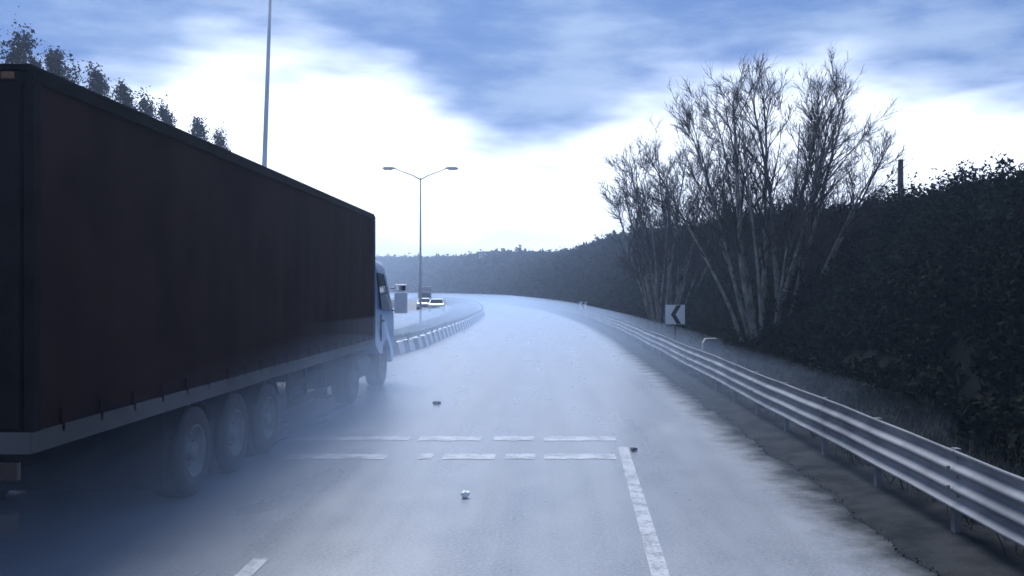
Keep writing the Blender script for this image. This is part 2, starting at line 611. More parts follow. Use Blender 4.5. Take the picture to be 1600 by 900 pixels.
sv, sf = join([scrub_zone(-8, 9, 0.9, 160, 0.13, 0.85), scrub_zone(9, 22, 3.2, 330, 0.07, 0.75), scrub_zone(22, 48, 2.2, 300, 0.075, 0.75), scrub_zone(7, 26, 3.0, 300, 0.07, 0.7, -3.0), scrub_zone(48, 120, 1.3, 150, 0.16, 0.95),
               scrub_zone(120, 260, 0.5, 60, 0.45, 1.3), scrub_zone(260, 620, 0.22, 40, 0.9, 1.9)])
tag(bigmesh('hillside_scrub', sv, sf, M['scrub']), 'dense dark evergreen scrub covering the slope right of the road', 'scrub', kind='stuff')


# dry grass behind the rail and along the verge edge
def grass(name, pts, h, wdt, m, label):
    nb = len(pts)
    a = rng.uniform(0, 2 * math.pi, nb)
    hh = h * rng.uniform(0.5, 1.2, nb)
    lean = rng.normal(0, 0.35, (nb, 2)) * hh[:, None]
    V = np.empty((nb, 3, 3))
    dx = np.stack([np.cos(a), np.sin(a), np.zeros(nb)], 1) * wdt
    V[:, 0] = pts - dx
    V[:, 1] = pts + dx
    V[:, 2] = pts + np.concatenate([lean, hh[:, None]], 1)
    tag(bigmesh(name, V.reshape(-1, 3), np.arange(3 * nb).reshape(-1, 3), m), label, 'grass', kind='stuff')


tuf = []
for _ in range(1500):
    y = 5 + 75 * random.random() ** 1.5
    u = 0.35 + 2.7 * random.random() ** 1.2
    k = random.randint(6, 20)
    c = np.array([float(x_r(y)) + u, y, 0.03 + 0.05 * u])
    tuf.append(c + rng.normal(0, 0.09, (k, 3)) * [1, 1, 0])
grass('dry_grass', np.vstack(tuf), 0.42, 0.010, M['straw'], 'pale dry grass tufts growing behind the steel guard rail')
tuf = []
for _ in range(900):
    y = 20 + 150 * random.random() ** 1.3
    u = random.uniform(0.5, 3.6)
    tuf.append(np.array([float(x_l(y)) - u, y, -0.06]) + rng.normal(0, 0.15, (10, 3)) * [1, 1, 0])
grass('median_grass', np.vstack(tuf), 0.25, 0.015, M['straw'], 'short dull grass on the median strip behind the striped barrier')

# gravel on the dark verge in front of the rail
pts = []
for _ in range(2600):
    y = 5.5 + 50 * random.random() ** 1.8
    x = float(x_r(y)) - 0.55 + abs(random.gauss(0, 0.28)) + wob(y)
    pts.append((x, y, 0.008 + 0.004 * random.random()))
gv_, gf_ = leaf_tris(np.array(pts), np.full(len(pts), 0.018))
tag(bigmesh('verge_gravel', gv_, gf_, M['dirt']), 'loose dark gravel along the road edge under the guard rail', 'gravel', kind='stuff')


# ------------------------------------------------------------------ road markings
def quad_strip(name, pts_l, pts_r, zz, m, parent=None):
    V = [(*p, zz) for p in pts_l] + [(*p, zz) for p in pts_r]
    k = len(pts_l)
    return pyobj(name, V, [(i, k + i, k + i + 1, i + 1) for i in range(k - 1)], m, parent)


ed = [(0.67 + 0.0305 * y, y) for y in np.linspace(3.0, 13.4, 24)]
tag(quad_strip('edge_line', [(x - 0.075, y) for x, y in ed], [(x + 0.075, y) for x, y in ed], 0.004, M['paint']),
    'white solid edge line running towards the camera on the right', 'road marking')
ln = empty('lane_line', (-2.45, 0, 0))
tag(ln, 'short white lane dash at the bottom left beside the lorry', 'road marking')
for y0 in (4.2,):
    o = MB()
    o.v = [(-0.07, y0, 0.004), (0.07, y0, 0.004), (0.07, y0 + 3.6, 0.004), (-0.07, y0 + 3.6, 0.004)]
    o.f = [(0, 1, 2, 3)]
    o.build('dash', M['paint'], ln)


def cross_line(y, segs, half, label):
    r = empty('transverse_line', (0, y, 0))
    tag(r, label, 'road marking', 'worn transverse lines across the lane')
    for a, b in segs:
        xa, xb = (a - VX) / F * y, (b - VX) / F * y
        k = 8
        top, bot = [], []
        for i in range(k + 1):
            x = xa + (xb - xa) * i / k
            top.append((x, half + random.uniform(-0.03, 0.03)))
            bot.append((x, -half + random.uniform(-0.03, 0.03)))
        quad_strip('stripe', bot, top, 0.004, M['paint'], r)


cross_line(14.15, [(455, 640), (655, 752), (772, 834), (850, 962)], 0.20, 'farther of the two worn white lines across the lane')
cross_line(12.62, [(448, 605), (655, 676), (694, 774), (790, 836), (850, 962)], 0.20, 'nearer of the two worn white lines across the lane')


# ------------------------------------------------------------------ right guard rail: three-wave beam
def tangent(fx, y):
    return math.atan2(float(fx(y + 0.5) - fx(y - 0.5)), 1.0)


gr = empty('guard_rail', (3.65, 0, 0))
tag(gr, 'galvanised steel guard rail with corrugated beam along the right verge', 'guard rail')
prof = []
zb, zt = 0.34, 0.86
for i in range(25):
    t = i / 24
    zz = zb + (zt - zb) * t
    prof.append((-0.045 * math.cos(t * 3 * 2 * math.pi) * (1 if 0.03 < t < 0.97 else 0.9), zz))
# lip at the top
prof[-1] = (prof[-1][0] + 0.012, zt + 0.004)
npf = len(prof)


def beam_panel(ya, yb, nseg):
    V, Fa = [], []
    lap = 0.004 * (round(ya / 4.0) % 2)
    base = [(x + lap, zz) for x, zz in prof] + [(x + lap + 0.003, zz) for x, zz in reversed(prof)]
    k = len(base)
    for s in range(nseg + 1):
        y = ya + (yb - ya) * s / nseg
        cx = float(x_r(y)) - 3.65 + 0.0
        dz = 0.010 * math.sin(y * 0.7) + 0.004 * math.sin(y * 2.3)
        for (x, zz) in base:
            V.append((cx + x, y, zz + dz))
    for s in range(nseg):
        for j in range(k):
            q = s * k
            Fa.append((q + j, q + (j + 1) % k, q + k + (j + 1) % k, q + k + j))
    return pyobj('beam', V, Fa, M['galv'], gr, smooth=True)


y = -7.8
pan_ends = []
while y < 300:
    L = 4.0 if y < 120 else 12.0
    beam_panel(y, y + L + 0.12, 4)
    pan_ends.append(y)
    y += L
postm = MB().box(0.055, 0.115, -0.045, 0.045, -0.05, 0.84).build('post', M['galv_dark'], gr)
pm = postm.data
first = True
y = -7.6
while y < 150:
    cx = float(x_r(y)) - 3.65
    if first:
        postm.location = (cx, y, 0)
        first = False
    else:
        link('post', pm, None, gr, (cx, y, 0))
    y += 2.0
boltm = None
for ye in pan_ends:
    if 4 < ye < 45:
        for zz in (0.43, 0.515, 0.60, 0.69, 0.775):
            bb = MB()
            bb.lathe_x([(0.0, 0.0), (-0.012, 0.010), (-0.012, 0.016), (0.012, 0.018)], 8)
            tphase = (zz - zb) / (zt - zb)
            xo = -0.045 * math.cos(tphase * 6 * math.pi) - 0.004
            o = bb.build('bolt', M['galv_dark'], gr)
            o.location = (float(x_r(ye + 0.1)) - 3.65 + xo, ye + 0.06, zz)

# ------------------------------------------------------------------ median barrier: striped concrete blocks and a rail above
mb = empty('median_barrier', (0, 30, 0))
tag(mb, 'low median barrier of black and white concrete blocks with a steel rail above', 'barrier')
bl = MB().prism([(-0.24, 0), (0.24, 0), (0.21, 0.12), (0.12, 0.44), (-0.12, 0.44), (-0.21, 0.12)], 'y', -0.385, 0.385)
bw = bl.build('block', M['white_blk'], mb, bevel=0.012, seg=1)
bl2 = MB().prism([(-0.24, 0), (0.24, 0), (0.21, 0.12), (0.12, 0.44), (-0.12, 0.44), (-0.21, 0.12)], 'y', -0.385, 0.385)
bk = bl2.build('block', M['black_blk'], mb, bevel=0.012, seg=1)
y, i = 8.0, 0
while y < 115:
    th = tangent(x_b, y)
    if i < 2:
        o = (bw, bk)[i]
    else:
        o = link('block', (bw, bk)[i % 2].data, None, mb)
    o.location = (float(x_b(y)), y - 30, 0)
    o.rotation_euler = (0, 0, -th)
    y += 0.8 * math.cos(th)
    i += 1
yy0 = y
V = {0: MB(), 1: MB()}
while y < 300:
    x = float(x_b(y))
    V[i % 2].prism([(x - 0.24, 0), (x + 0.24, 0), (x + 0.12, 0.44), (x - 0.12, 0.44)], 'y', y - 30 - 0.79, y - 30 + 0.79)
    y += 1.6
    i += 1
for k_, m_ in ((0, 'white_blk'), (1, 'black_blk')):
    tag(V[k_].build('far_blocks', M[m_], mb), kind='stuff')
y = 8.0
while y < 300:
    L = 4.0 if y < 120 else 12.0
    o = MB()
    k = 4
    secs = []
    for s in range(k + 1):
        q = y + L * s / k
        secs.append((float(x_b(q)), q - 30))
    base = [(0.10, 0.56), (0.14, 0.60), (0.10, 0.645), (0.14, 0.69), (0.10, 0.74), (0.085, 0.74), (0.085, 0.56)]
    for (cx, q) in secs:
        o.v += [(cx + a, q, b) for a, b in base]
    nb_ = len(base)
    for s in range(k):
        for j in range(nb_):
            a = s * nb_
            o.f.append((a + j, a + (j + 1) % nb_, a + nb_ + (j + 1) % nb_, a + nb_ + j))
    o.f.append(tuple(range(nb_)))
    o.f.append(tuple(range(k * nb_, (k + 1) * nb_)))
    o.build('rail', M['galv'], mb)
    y += L
pp = MB().box(0.0, 0.083, -0.04, 0.04, 0.42, 0.73).build('rail_post', M['galv_dark'], mb)
y, first = 9.0, True
while y < 120:
    o = pp if first else link('rail_post', pp.data, None, mb)
    first = False
    o.location = (float(x_b(y)), y - 30, 0)
    y += 2.0


# ------------------------------------------------------------------ chevron signs
def chevron_sign(x, y, zc, size, label, ground):
    r = empty('chevron_sign', (x, y, ground))
    tag(r, label, 'road sign', 'chevron bend signs along the outside of the curve')
    h = size / 2
    zz = zc - ground
    MB().tube([(0, 0.045, 0), (0, 0.045, zz + h * 0.8)], 0.03, 10).build('post', M['galv_dark'], r)
    MB().box(-h, h, -0.004, 0.012, zz - h, zz + h).build('board', M['sign_white'], r)
    # black chevron pointing left
    a = h
    pts = [(0.62 * a, a * 0.96), (0.14 * a, a * 0.96), (-0.44 * a, 0), (0.14 * a, -a * 0.96), (0.62 * a, -a * 0.96), (0.04 * a, 0)]
    o = MB()
    o.prism([(p, zz + q) for p, q in pts[0:3] + pts[5:6]], 'y', -0.0075, -0.0045)
    o.prism([(p, zz + q) for p, q in [pts[2], pts[3], pts[4], pts[5]]], 'y', -0.0075, -0.0045)
    o.build('chevron', M['sign_black'], r)
    MB().box(-0.05, 0.05, 0.012, 0.05, zz - 0.03, zz + 0.03).build('bracket', M['galv_dark'], r)
    return r


chevron_sign(4.27, 31.0, 1.49, 0.66, 'white board with black chevron pointing left behind the rail, nearer and larger', 0.05)
chevron_sign(2.95, 80.0, 1.05 + 0.0, 0.66, 'small distant white chevron board where the road bends away', 0.05)

# pale block and crest post
o = MB().prism([(-0.27, 0), (0.27, 0), (0.26, 0.62), (0.17, 0.74), (-0.18, 0.73), (-0.26, 0.60)], 'y', -0.16, 0.16).build('marker_stone', M['stone'], None, bevel=0.03)
o.location = (5.05, 28.6, 0.08)
tag(o, 'pale grey concrete marker block standing in grass between chevron sign and bare tree', 'marker')
yp = 32.6
xp = (1407 - VX) / F * yp
pz = CH + (VY - 300) / F * yp
o = MB().tube([(0, 0, -1.2), (0, 0, 0.55), (0.01, 0, 1.15)], [0.11, 0.105, 0.09], 10).build('wooden_post', M['wood'])
o.location = (xp, yp, pz)
tag(o, 'short upright wooden post sticking up from the dark hill crest', 'post')


# ------------------------------------------------------------------ street lamps
def street_lamp(x, y, H, lean, label):
    r = empty('street_lamp', (x, y, -0.06))
    tag(r, label, 'street lamp', 'double-armed lamps on the median')
    MB().box(-0.2, 0.2, -0.2, 0.2, 0, 0.12).build('base', M['stone'], r, bevel=0.015)
    lx = math.tan(R(lean)) * H
    MB().tube([(0, 0, 0.1), (lx * 0.5, 0, H * 0.5), (lx * 0.94, 0, H * 0.94)], [0.085, 0.068, 0.045], 12).build('pole', M['pole'], r, smooth=True)
    for s in (-1, 1):
        b = H * 0.94
        MB().tube([(lx * 0.94, 0, b - 0.12), (lx + s * 0.5, 0, b + 0.16), (lx + s * 1.1, 0, b + 0.38), (lx + s * 1.75, 0, H)], [0.04, 0.036, 0.032, 0.03], 8).build('arm', M['pole'], r, smooth=True)
        o = MB().prism([(-0.42, -0.03), (0.1, -0.09), (0.42, -0.07), (0.46, 0.0), (0.3, 0.08), (-0.2, 0.07), (-0.42, 0.03)], 'y', -0.14, 0.14)
        hd = o.build('lamp_head', M['pole'], r, bevel=0.02)
        hd.location = (lx + s * 2.1, 0, H + 0.02)
        hd.scale = (s, 1, 1)
        gl = MB().box(-0.22, 0.34, -0.10, 0.10, -0.115, -0.078).build('lamp_glass', M['lampglass'], hd, bevel=0.015)
    return r


street_lamp(-8.2, 25.7, 11.6, 2.0, 'tall lamp post rising behind the lorry trailer near the left')
street_lamp(-8.66, 61.6, 10.6, 0.0, 'faint distant lamp post with two arms above the bend')


# ------------------------------------------------------------------ bare trees
def bare_tree(x, y, zg, H, stems, spread, seed, label, dens=1.0, twig_r=0.008, dome=0.22):
    rd = random.Random(seed)
    r = empty('bare_tree', (x, y, zg))
    tag(r, label, 'tree', 'leafless trees beside the road')
    trunk, crown = MB(), MB()

    def grow(p, d, L, rad, lev, mbld):
        n = max(3, int(L / 0.45)) if lev < 2 else 3
        pts, rr = [p.copy()], [rad]
        q = p.copy()
        dd = d.copy()
        end = rad * (0.22 if lev < 2 else 0.4)
        wig = (0.032, 0.05, 0.08, 0.11)[lev]
        for i in range(n):
            dd = (dd + Vector((rd.gauss(0, wig), rd.gauss(0, wig), rd.gauss(0, wig * 0.5) + (-0.004 if lev == 0 else 0.03)))).normalized()
            q = q + dd * (L / n)
            pts.append(q.copy())
            rr.append(rad + (end - rad) * (i + 1) / n)
        mbld.tube(pts, rr, 7 if lev == 0 else (5 if lev == 1 else 3), cap=False)
        if lev >= 3:
            return
        nchild = {0: int(15 * dens), 1: int(10 * dens), 2: int(6 * dens)}[lev]
        for c in range(nchild):
            t = rd.uniform(0.28 if lev == 0 else 0.15, 0.99)
            i = min(n - 1, int(t * n))
            f = t * n - i
            bp = pts[i].lerp(pts[i + 1], f)
            bd = (pts[i + 1] - pts[i]).normalized()
            side = Vector((rd.gauss(0, 1), rd.gauss(0, 1), rd.gauss(0.1, 0.4)))
            side = (side - bd * side.dot(bd)).normalized()
            ang = rd.uniform(0.32, 0.78)
            nd = (bd * math.cos(ang) + side * math.sin(ang) + Vector((0, 0, 0.06))).normalized()
            bl_ = L * (rd.uniform(0.20, 0.38) if lev == 0 else rd.uniform(0.3, 0.55)) * (1.2 - 0.65 * t)
            br = max(twig_r * (0.9 if lev == 2 else 1.2), rr[i] * (0.5 if lev == 0 else 0.45))
            grow(bp, nd, max(0.30, bl_), br, lev + 1, crown)

    for k in range(stems):
        a = 2.4 * k + rd.uniform(-0.3, 0.3)
        g_ = math.sqrt((k + 0.3) / stems)
        tilt = spread * g_ * rd.uniform(0.9, 1.06)
        d = Vector((math.cos(a) * math.sin(tilt), math.sin(a) * math.sin(tilt), math.cos(tilt)))
        L = H * (1.0 - dome * g_ * g_) * rd.uniform(0.90, 1.0)
        br_ = 0.15 + 0.55 * g_
        base = Vector((math.cos(a) * br_, math.sin(a) * br_, -0.1))
        grow(base, d, L, rd.uniform(0.10, 0.14) if k < 6 else rd.uniform(0.06, 0.09), 0, trunk)
    trunk.build('trunk', M['bark'], r, smooth=True)
    me = bpy.data.meshes.new('crown')
    me.from_pydata(crown.v, [], crown.f)
    link('crown', me, M['twig'], r)
    return r


bare_tree(7.0, 29.0, 0.25, 9.2, 19, 0.41, 47, 'large bare many-stemmed tree rising from behind the guard rail', 1.0, 0.0062)
bare_tree(6.0, 47.5, 0.25, 9.6, 17, 0.38, 23, 'smaller paler bare tree left of the large bare tree', 0.9, 0.010)


# ------------------------------------------------------------------ row of trees left of the far carriageway
def leafy_tree(x, y, H, rad, seed, label, fork=1):
    rd = np.random.default_rng(seed)
    r = empty('roadside_tree', (x, y, 0.0))
    tag(r, label, 'tree', 'row of trees beyond the far carriageway')
    t = MB()
    t.tube([(0, 0, -0.3), (0.1, 0, H * 0.4), (0.0, 0.1, H * 0.8), (0.05, 0, H * 0.97)], [0.16, 0.12, 0.06, 0.02], 7)
    parts = []
    ncl = 70
    for i in range(ncl):
        hz = H * (0.22 + 0.74 * ((i + rd.random()) / ncl))
        env = rad * math.sin(min(1.0, (hz / H - 0.15) / 0.35) * math.pi / 2) * (1 - max(0, hz / H - 0.45) / 0.55 * 0.9) * rd.uniform(0.55, 1.25)
        a = rd.uniform(0, 6.28)
        d = env * math.sqrt(rd.random())
        c = np.array([math.cos(a) * d, math.sin(a) * d, hz])
        t.tube([(0, 0, max(0.5, hz - d * 1.2 - 0.3)), tuple(c)], [0.04, 0.012], 4, cap=False)
        k = 150
        P = c + rd.normal(0, 1, (k, 3)) * np.array([0.12 + 0.24 * env, 0.12 + 0.24 * env, 0.30 + 0.15 * env]) * (0.5 + 0.6 * rd.random())
        parts.append(leaf_tris(P, np.full(k, 0.085)))
    v, f = join(parts)
    t.build('trunk', M['twig'], r)
    bigmesh('crown', v, f, M['leaf'], r)
    return r


def tree_at(px, py, dist, rad, seed, label):
    leafy_tree((px - VX) / F * dist, dist, CH + (VY - py) / F * dist, rad, seed, label)


tree_at(38, 40, 38.0, 2.6, 1, 'tallest dark tree at the far left above the trailer roof')
tree_at(92, 68, 40.0, 2.0, 2, 'narrow dark tree second from left above the trailer')
tree_at(150, 98, 43.5, 1.5, 3, 'thin pointed tree third from left above the trailer')
tree_at(192, 122, 46.0, 1.7, 4, 'slender tree fourth from left above the trailer')
tree_at(228, 146, 49.0, 1.5, 5, 'short tree fifth from left above the trailer edge')
tree_at(258, 156, 52.0, 1.6, 6, 'greyish tree sixth from left above the trailer edge')
tree_at(308, 178, 57.0, 2.0, 7, 'hazy rounded tree seventh from left above the trailer edge')
tree_at(345, 200, 63.0, 1.6, 8, 'faint small tree nearest the lamp post above the trailer edge')


# ------------------------------------------------------------------ articulated lorry
T = empty('articulated_lorry', (-5.185, 6.9, 0))
tag(T, 'long dark curtain-sided lorry with light blue cab overtaking on the left', 'lorry')
HW = 1.275
LT = 13.6
# load box core (inside), roof and frames
MB().box(-HW + 0.05, HW - 0.05, 0.06, LT - 0.06, 1.22, 3.95).build('load_box', M['trailer_frame'], T)
MB().box(-HW, HW, 0.0, LT, 3.955, 4.0).build('roof', M['trailer_frame'], T, bevel=0.012)
for s in (-1, 1):
    # curtain with shallow vertical ripples
    nx, nz = 132, 10
    Vc, Fc = [], []
    for i in range(nx + 1):
        yy = 0.12 + (LT - 0.24) * i / nx
        for j in range(nz + 1):
            t = j / nz
            bulge = 0.004 * math.sin(yy * 2 * math.pi / 0.62 + 0.8 * math.sin(yy)) * (0.35 + 0.65 * math.sin(t * math.pi)) + 0.006 * math.sin(yy * 1.9 + t * 3) + 0.004 * math.sin(yy * 4.7 - t * 5)
            Vc.append((s * (HW - 0.018 + bulge), yy, 1.20 + 2.69 * t))
    for i in range(nx):
        for j in range(nz):
            q = i * (nz + 1) + j
            fa = (q, q + nz + 1, q + nz + 2, q + 1)
            Fc.append(fa if s > 0 else fa[::-1])
    cur = pyobj('curtain', Vc, Fc, M['curtain'], T, smooth=True)
    for i in range(21):
        yy = 0.45 + i * 0.63
        MB().box(s * (HW + 0.004) - 0.008, s * (HW + 0.004) + 0.008, yy - 0.02, yy + 0.02, 1.16, 1.34).build('strap', M['curtain'], cur)
    MB().box(s * HW - 0.02, s * HW + 0.02, 0.0, LT, 3.87, 3.952).build('cant_rail', M['trailer_frame'], T)
    MB().box(s * HW - 0.03, s * HW + 0.012, 0.0, LT, 1.05, 1.215).build('side_rail', M['side_rail'], T, bevel=0.008)
    MB().box(s * HW - 0.05, s * HW + 0.022, LT - 0.11, LT + 0.004, 1.218, 3.868).build('corner_post', M['side_rail'], T, bevel=0.01)
    MB().box(s * HW - 0.05, s * HW + 0.022, -0.004, 0.11, 1.218, 3.868).build('corner_post', M['trailer_frame'], T, bevel=0.01)
    # side underrun guard
    for zz in (0.50, 0.80):
        MB().box(s * (HW - 0.05) - 0.015, s * (HW - 0.05) + 0.015, 6.9, 9.3, zz, zz + 0.11).build('side_guard', M['chassis'], T, bevel=0.006)
    for yy in (7.1, 8.1, 9.1):
        MB().box(s * (HW - 0.09) - 0.02, s * (HW - 0.09) + 0.02, yy - 0.03, yy + 0.03, 0.48, 1.048).build('guard_bracket', M['chassis'], T)
    MB().box(s * 0.45 - 0.06, s * 0.45 + 0.06, 0.1, LT - 0.6, 0.72, 1.21).build('chassis_beam', M['chassis'], T)
    lg = MB().box(s * 0.85 - 0.06, s * 0.85 + 0.06, 10.6, 10.74, 0.28, 1.2).box(s * 0.85 - 0.14, s * 0.85 + 0.14, 10.52, 10.82, 0.24, 0.279)
    lg.build('landing_leg', M['chassis'], T)
    # rear lamps
    MB().box(s * 0.95 - 0.26, s * 0.95 + 0.26, -0.07, -0.006, 0.86, 1.0).build('rear_lamp', M['red'], T, bevel=0.01)
    MB().box(s * 1.12 - 0.05, s * 1.12 + 0.05, -0.03, -0.002, 3.88, 3.93).build('marker_lamp', M['amber'], T)
for s in (-1, 1):
    dr = MB().box(min(0.006 * s, s * (HW - 0.07)), max(0.006 * s, s * (HW - 0.07)), -0.02, 0.05, 1.24, 3.86).build('rear_door', M['trailer_frame'], T, bevel=0.01)
    for xo in (0.3, 0.75):
        MB().tube([(s * xo, -0.04, 1.26), (s * xo, -0.04, 3.84)], 0.016, 8).build('lock_rod', M['side_rail'], dr)
    MB().box(s * 0.75 - 0.02, s * 0.75 + 0.25, -0.075, -0.058, 1.8, 1.84).build('handle', M['side_rail'], dr)
MB().box(-HW, HW, -0.003, 0.14, 1.05, 1.216).build('rear_sill', M['side_rail'], T)
MB().box(-1.15, 1.15, -0.05, 0.07, 0.45, 0.60).build('underrun_bar', M['side_rail'], T, bevel=0.01)
MB().box(-0.26, 0.26, -0.062, -0.052, 0.68, 0.79).build('number_plate', M['sign_white'], T)
for s in (-1, 1):
    MB().box(s * 0.6 - 0.05, s * 0.6 + 0.05, -0.01, 0.06, 0.601, 1.049).build('underrun_bracket', M['chassis'], T)
MB().box(-1.2, 1.2, 2.55, 2.58, 0.22, 1.04).build('spray_flap', M['chassis'], T)  # added dark sheet that hides the bright gap under the trailer
MB().box(0.55, 1.15, 9.5, 10.4, 0.52, 1.02).build('pallet_box', M['chassis'], T, bevel=0.02)
MB().tube([(-0.95, 6.4, 0.8), (-0.95, 7.9, 0.8)], 0.22, 16).build('air_tank', M['chassis'], T)

# wheels
tyre_prof = [(-0.19, 0.29), (-0.19, 0.40), (-0.185, 0.455), (-0.16, 0.492), (-0.09, 0.503), (-0.085, 0.492), (-0.075, 0.492), (-0.07, 0.505), (0.07, 0.505), (0.075, 0.492), (0.085, 0.492), (0.09, 0.503), (0.16, 0.492), (0.185, 0.455), (0.19, 0.40), (0.185, 0.30), (0.165, 0.285)]
wt = MB().lathe_x(tyre_prof, 40)
wheel0 = wt.build('wheel', M['tyre'], T, smooth=True)
rim_prof = [(-0.18, 0.288), (0.165, 0.288), (0.182, 0.298), (0.186, 0.286), (0.17, 0.262), (0.10, 0.245), (0.075, 0.20), (0.085, 0.13), (0.11, 0.11), (0.17, 0.10), (0.185, 0.085), (0.187, 0.0)]
rim0 = MB().lathe_x(rim_prof, 40).build('rim', M['rim'], wheel0, smooth=True)
nuts = MB()
for i in range(10):
    a = i / 10 * 2 * math.pi
    cy_, cz_ = 0.165 * math.cos(a), 0.165 * math.sin(a)
    nuts.box(0.075, 0.105, cy_ - 0.014, cy_ + 0.014, cz_ - 0.014, cz_ + 0.014)
nuts.build('wheel_nuts', M['galv_dark'], wheel0)
spots = []
for yy in (3.3, 4.63, 5.97):
    spots += [(s * (HW - 0.21), yy, s) for s in (-1, 1)]
spots += [(s * (HW - 0.24), 11.75, s) for s in (-1, 1)]
spots += [(s * (HW - 0.30), 15.35, s) for s in (-1, 1)]
for i, (x, y, s) in enumerate(spots):
    o = wheel0 if i == 0 else copy_tree(wheel0, T)
    o.location = (x, y, 0.5)
    o.rotation_euler = (0, 0, 0 if s > 0 else math.pi)
for yy in (3.3, 4.63, 5.97, 11.75, 15.35):
    MB().tube([(-0.95, yy, 0.5), (0.95, yy, 0.5)], 0.07, 10).build('axle', M['chassis'], T)
# arched mudguards over the trailer axles
for s in (-1, 1):
    for yy in (3.3, 4.63, 5.97):
        o = MB()
        k = 12
        for r_ in (0.56, 0.575):
            for i in range(k + 1):
                a = R(28) + R(124) * i / k
                for x in (s * (HW - 0.42), s * (HW - 0.03)):
                    o.v.append((x, yy + r_ * math.cos(a), 0.5 + r_ * math.sin(a)))
        h = 2 * (k + 1)
        for i in range(k):
            o.f.append((2 * i, 2 * i + 1, 2 * i + 3, 2 * i + 2))
            o.f.append((h + 2 * i, h + 2 * i + 2, h + 2 * i + 3, h + 2 * i + 1))
            for e_ in (0, 1):
                o.f.append((2 * i + e_, 2 * i + 2 + e_, h + 2 * i + 2 + e_, h + 2 * i + e_))
        o.build('mudguard', M['chassis'], T, smooth=False)

# tractor frame, tank, cab
for s in (-1, 1):
    MB().box(s * 0.42 - 0.05, s * 0.42 + 0.05, 10.9, 16.3, 0.62, 0.90).build('tractor_beam', M['chassis'], T)
    MB().tube([(s * 0.85, 12.6, 0.62), (s * 0.85, 13.9, 0.62)], 0.30, 20).build('fuel_tank', M['rim'], T)
MB().box(-0.5, 0.5, 11.6, 12.4, 0.905, 1.04).build('fifth_wheel', M['chassis'], T)

C0, C1 = 14.02, 16.45            # cab back and front
cw = 1.20


def cab_shell():
    # cross sections along Y: (y, z_bottom, z_top, half width at bottom, half width at top)
    o = MB()
    side = [(C0, 1.02), (C0, 2.95), (C0 + 0.5, 3.04), (C1 - 0.85, 2.98), (C1 - 0.62, 2.86), (C1 - 0.12, 1.75), (C1, 1.62), (C1 + 0.02, 0.62), (C1 - 0.35, 0.50), (C1 - 0.52, 0.66), (C1 - 0.62, 0.90), (C1 - 0.85, 1.06), (C1 - 1.1, 1.12), (C1 - 1.35, 1.06), (C1 - 1.55, 0.92), (C1 - 1.62, 0.80), (C1 - 1.9, 0.80)]
    n = len(side)

    def hw(zz):
        return cw + 0.03 - 0.16 * max(0.0, (zz - 1.7) / 1.3) ** 1.3
    for s in (-1, 1):
        for (yy, zz) in side:
            o.v.append((s * hw(zz), yy, zz))
    o.f.append(tuple(range(n)))
    o.f.append(tuple(range(n, 2 * n))[::-1])
    for i in range(n):
        j = (i + 1) % n
        o.f.append((i, n + i, n + j, j))
    return o


cabo = cab_shell().build('cab', M['cab'], T, bevel=0.025)
for s in (-1, 1):
    def hw(zz):
        return s * (cw + 0.034 - 0.16 * max(0.0, (zz - 1.7) / 1.3) ** 1.3)
    win = [(C0 + 0.75, 1.85), (C0 + 0.75, 2.72), (C1 - 0.86, 2.70), (C1 - 0.42, 1.80)]
    o = MB()
    for dx in (0.0, 0.006):
        o.v += [(hw(zz) + s * dx, yy, zz) for yy, zz in win]
    o.f = [(0, 1, 2, 3), (4, 7, 6, 5), (0, 4, 5, 1), (1, 5, 6, 2), (2, 6, 7, 3), (3, 7, 4, 0)]
    o.build('side_window', M['glass'], cabo)
    # door seams and handle
    MB().box(min(s * cw, s * (cw + 0.036)), max(s * cw, s * (cw + 0.036)), C0 + 0.66, C0 + 0.675, 1.1, 1.72).build('door_seam', M['cabtrim'], cabo)
    MB().box(min(s * cw, s * (cw + 0.05)), max(s * cw, s * (cw + 0.05)), C0 + 0.8, C0 + 1.0, 1.55, 1.6).build('door_handle', M['cabtrim'], cabo)
    # mirror: arms and two housings
    mx_ = s * (cw + 0.24)
    my = C1 - 0.28
    mir = MB().box(mx_ - 0.16, mx_ + 0.16, my, my + 0.12, 1.72, 2.24).box(mx_ - 0.155, mx_ + 0.155, my, my + 0.115, 2.27, 2.45).build('mirror', M['mirror_white'], cabo, bevel=0.025)
    MB().box(mx_ - 0.12, mx_ + 0.12, my - 0.006, my - 0.001, 2.30, 2.42).build('mirror_glass', M['mirror'], cabo)
    for zz in (1.80, 2.36):
        MB().tube([(s * (cw - 0.02), my + 0.06, zz), (mx_ - s * 0.12, my + 0.06, zz)], 0.018, 8).build('mirror_arm', M['cabtrim'], cabo)
    MB().box(s * 0.9 - 0.2, s * 0.9 + 0.2, C1 + 0.021, C1 + 0.06, 0.72, 0.92).build('headlight', M['clear'], cabo, bevel=0.02)
    MB().box(min(s * (cw - 0.12), s * (cw + 0.02)), max(s * (cw - 0.12), s * (cw + 0.02)), C1 - 1.95, C1 - 1.66, 0.42, 0.79).build('cab_step', M['cabtrim'], cabo, bevel=0.02)
ws = MB()
ws.v = [(-1.02, C1 - 0.60, 2.80), (1.02, C1 - 0.60, 2.80), (1.10, C1 - 0.15, 1.82), (-1.10, C1 - 0.15, 1.82)]
ws.v = [(x, y + 0.02, z_ + 0.01) for x, y, z_ in ws.v]
ws.f = [(0, 1, 2, 3)]
ws.build('windscreen', M['glass'], cabo)
MB().box(-0.85, 0.85, C1 + 0.022, C1 + 0.04, 1.0, 1.5).build('grille', M['cabtrim'], cabo)
MB().box(-1.1, 1.1, C0 - 0.05, C0 + 0.4, 1.022, 1.03).build('cab_floor', M['cabtrim'], T)


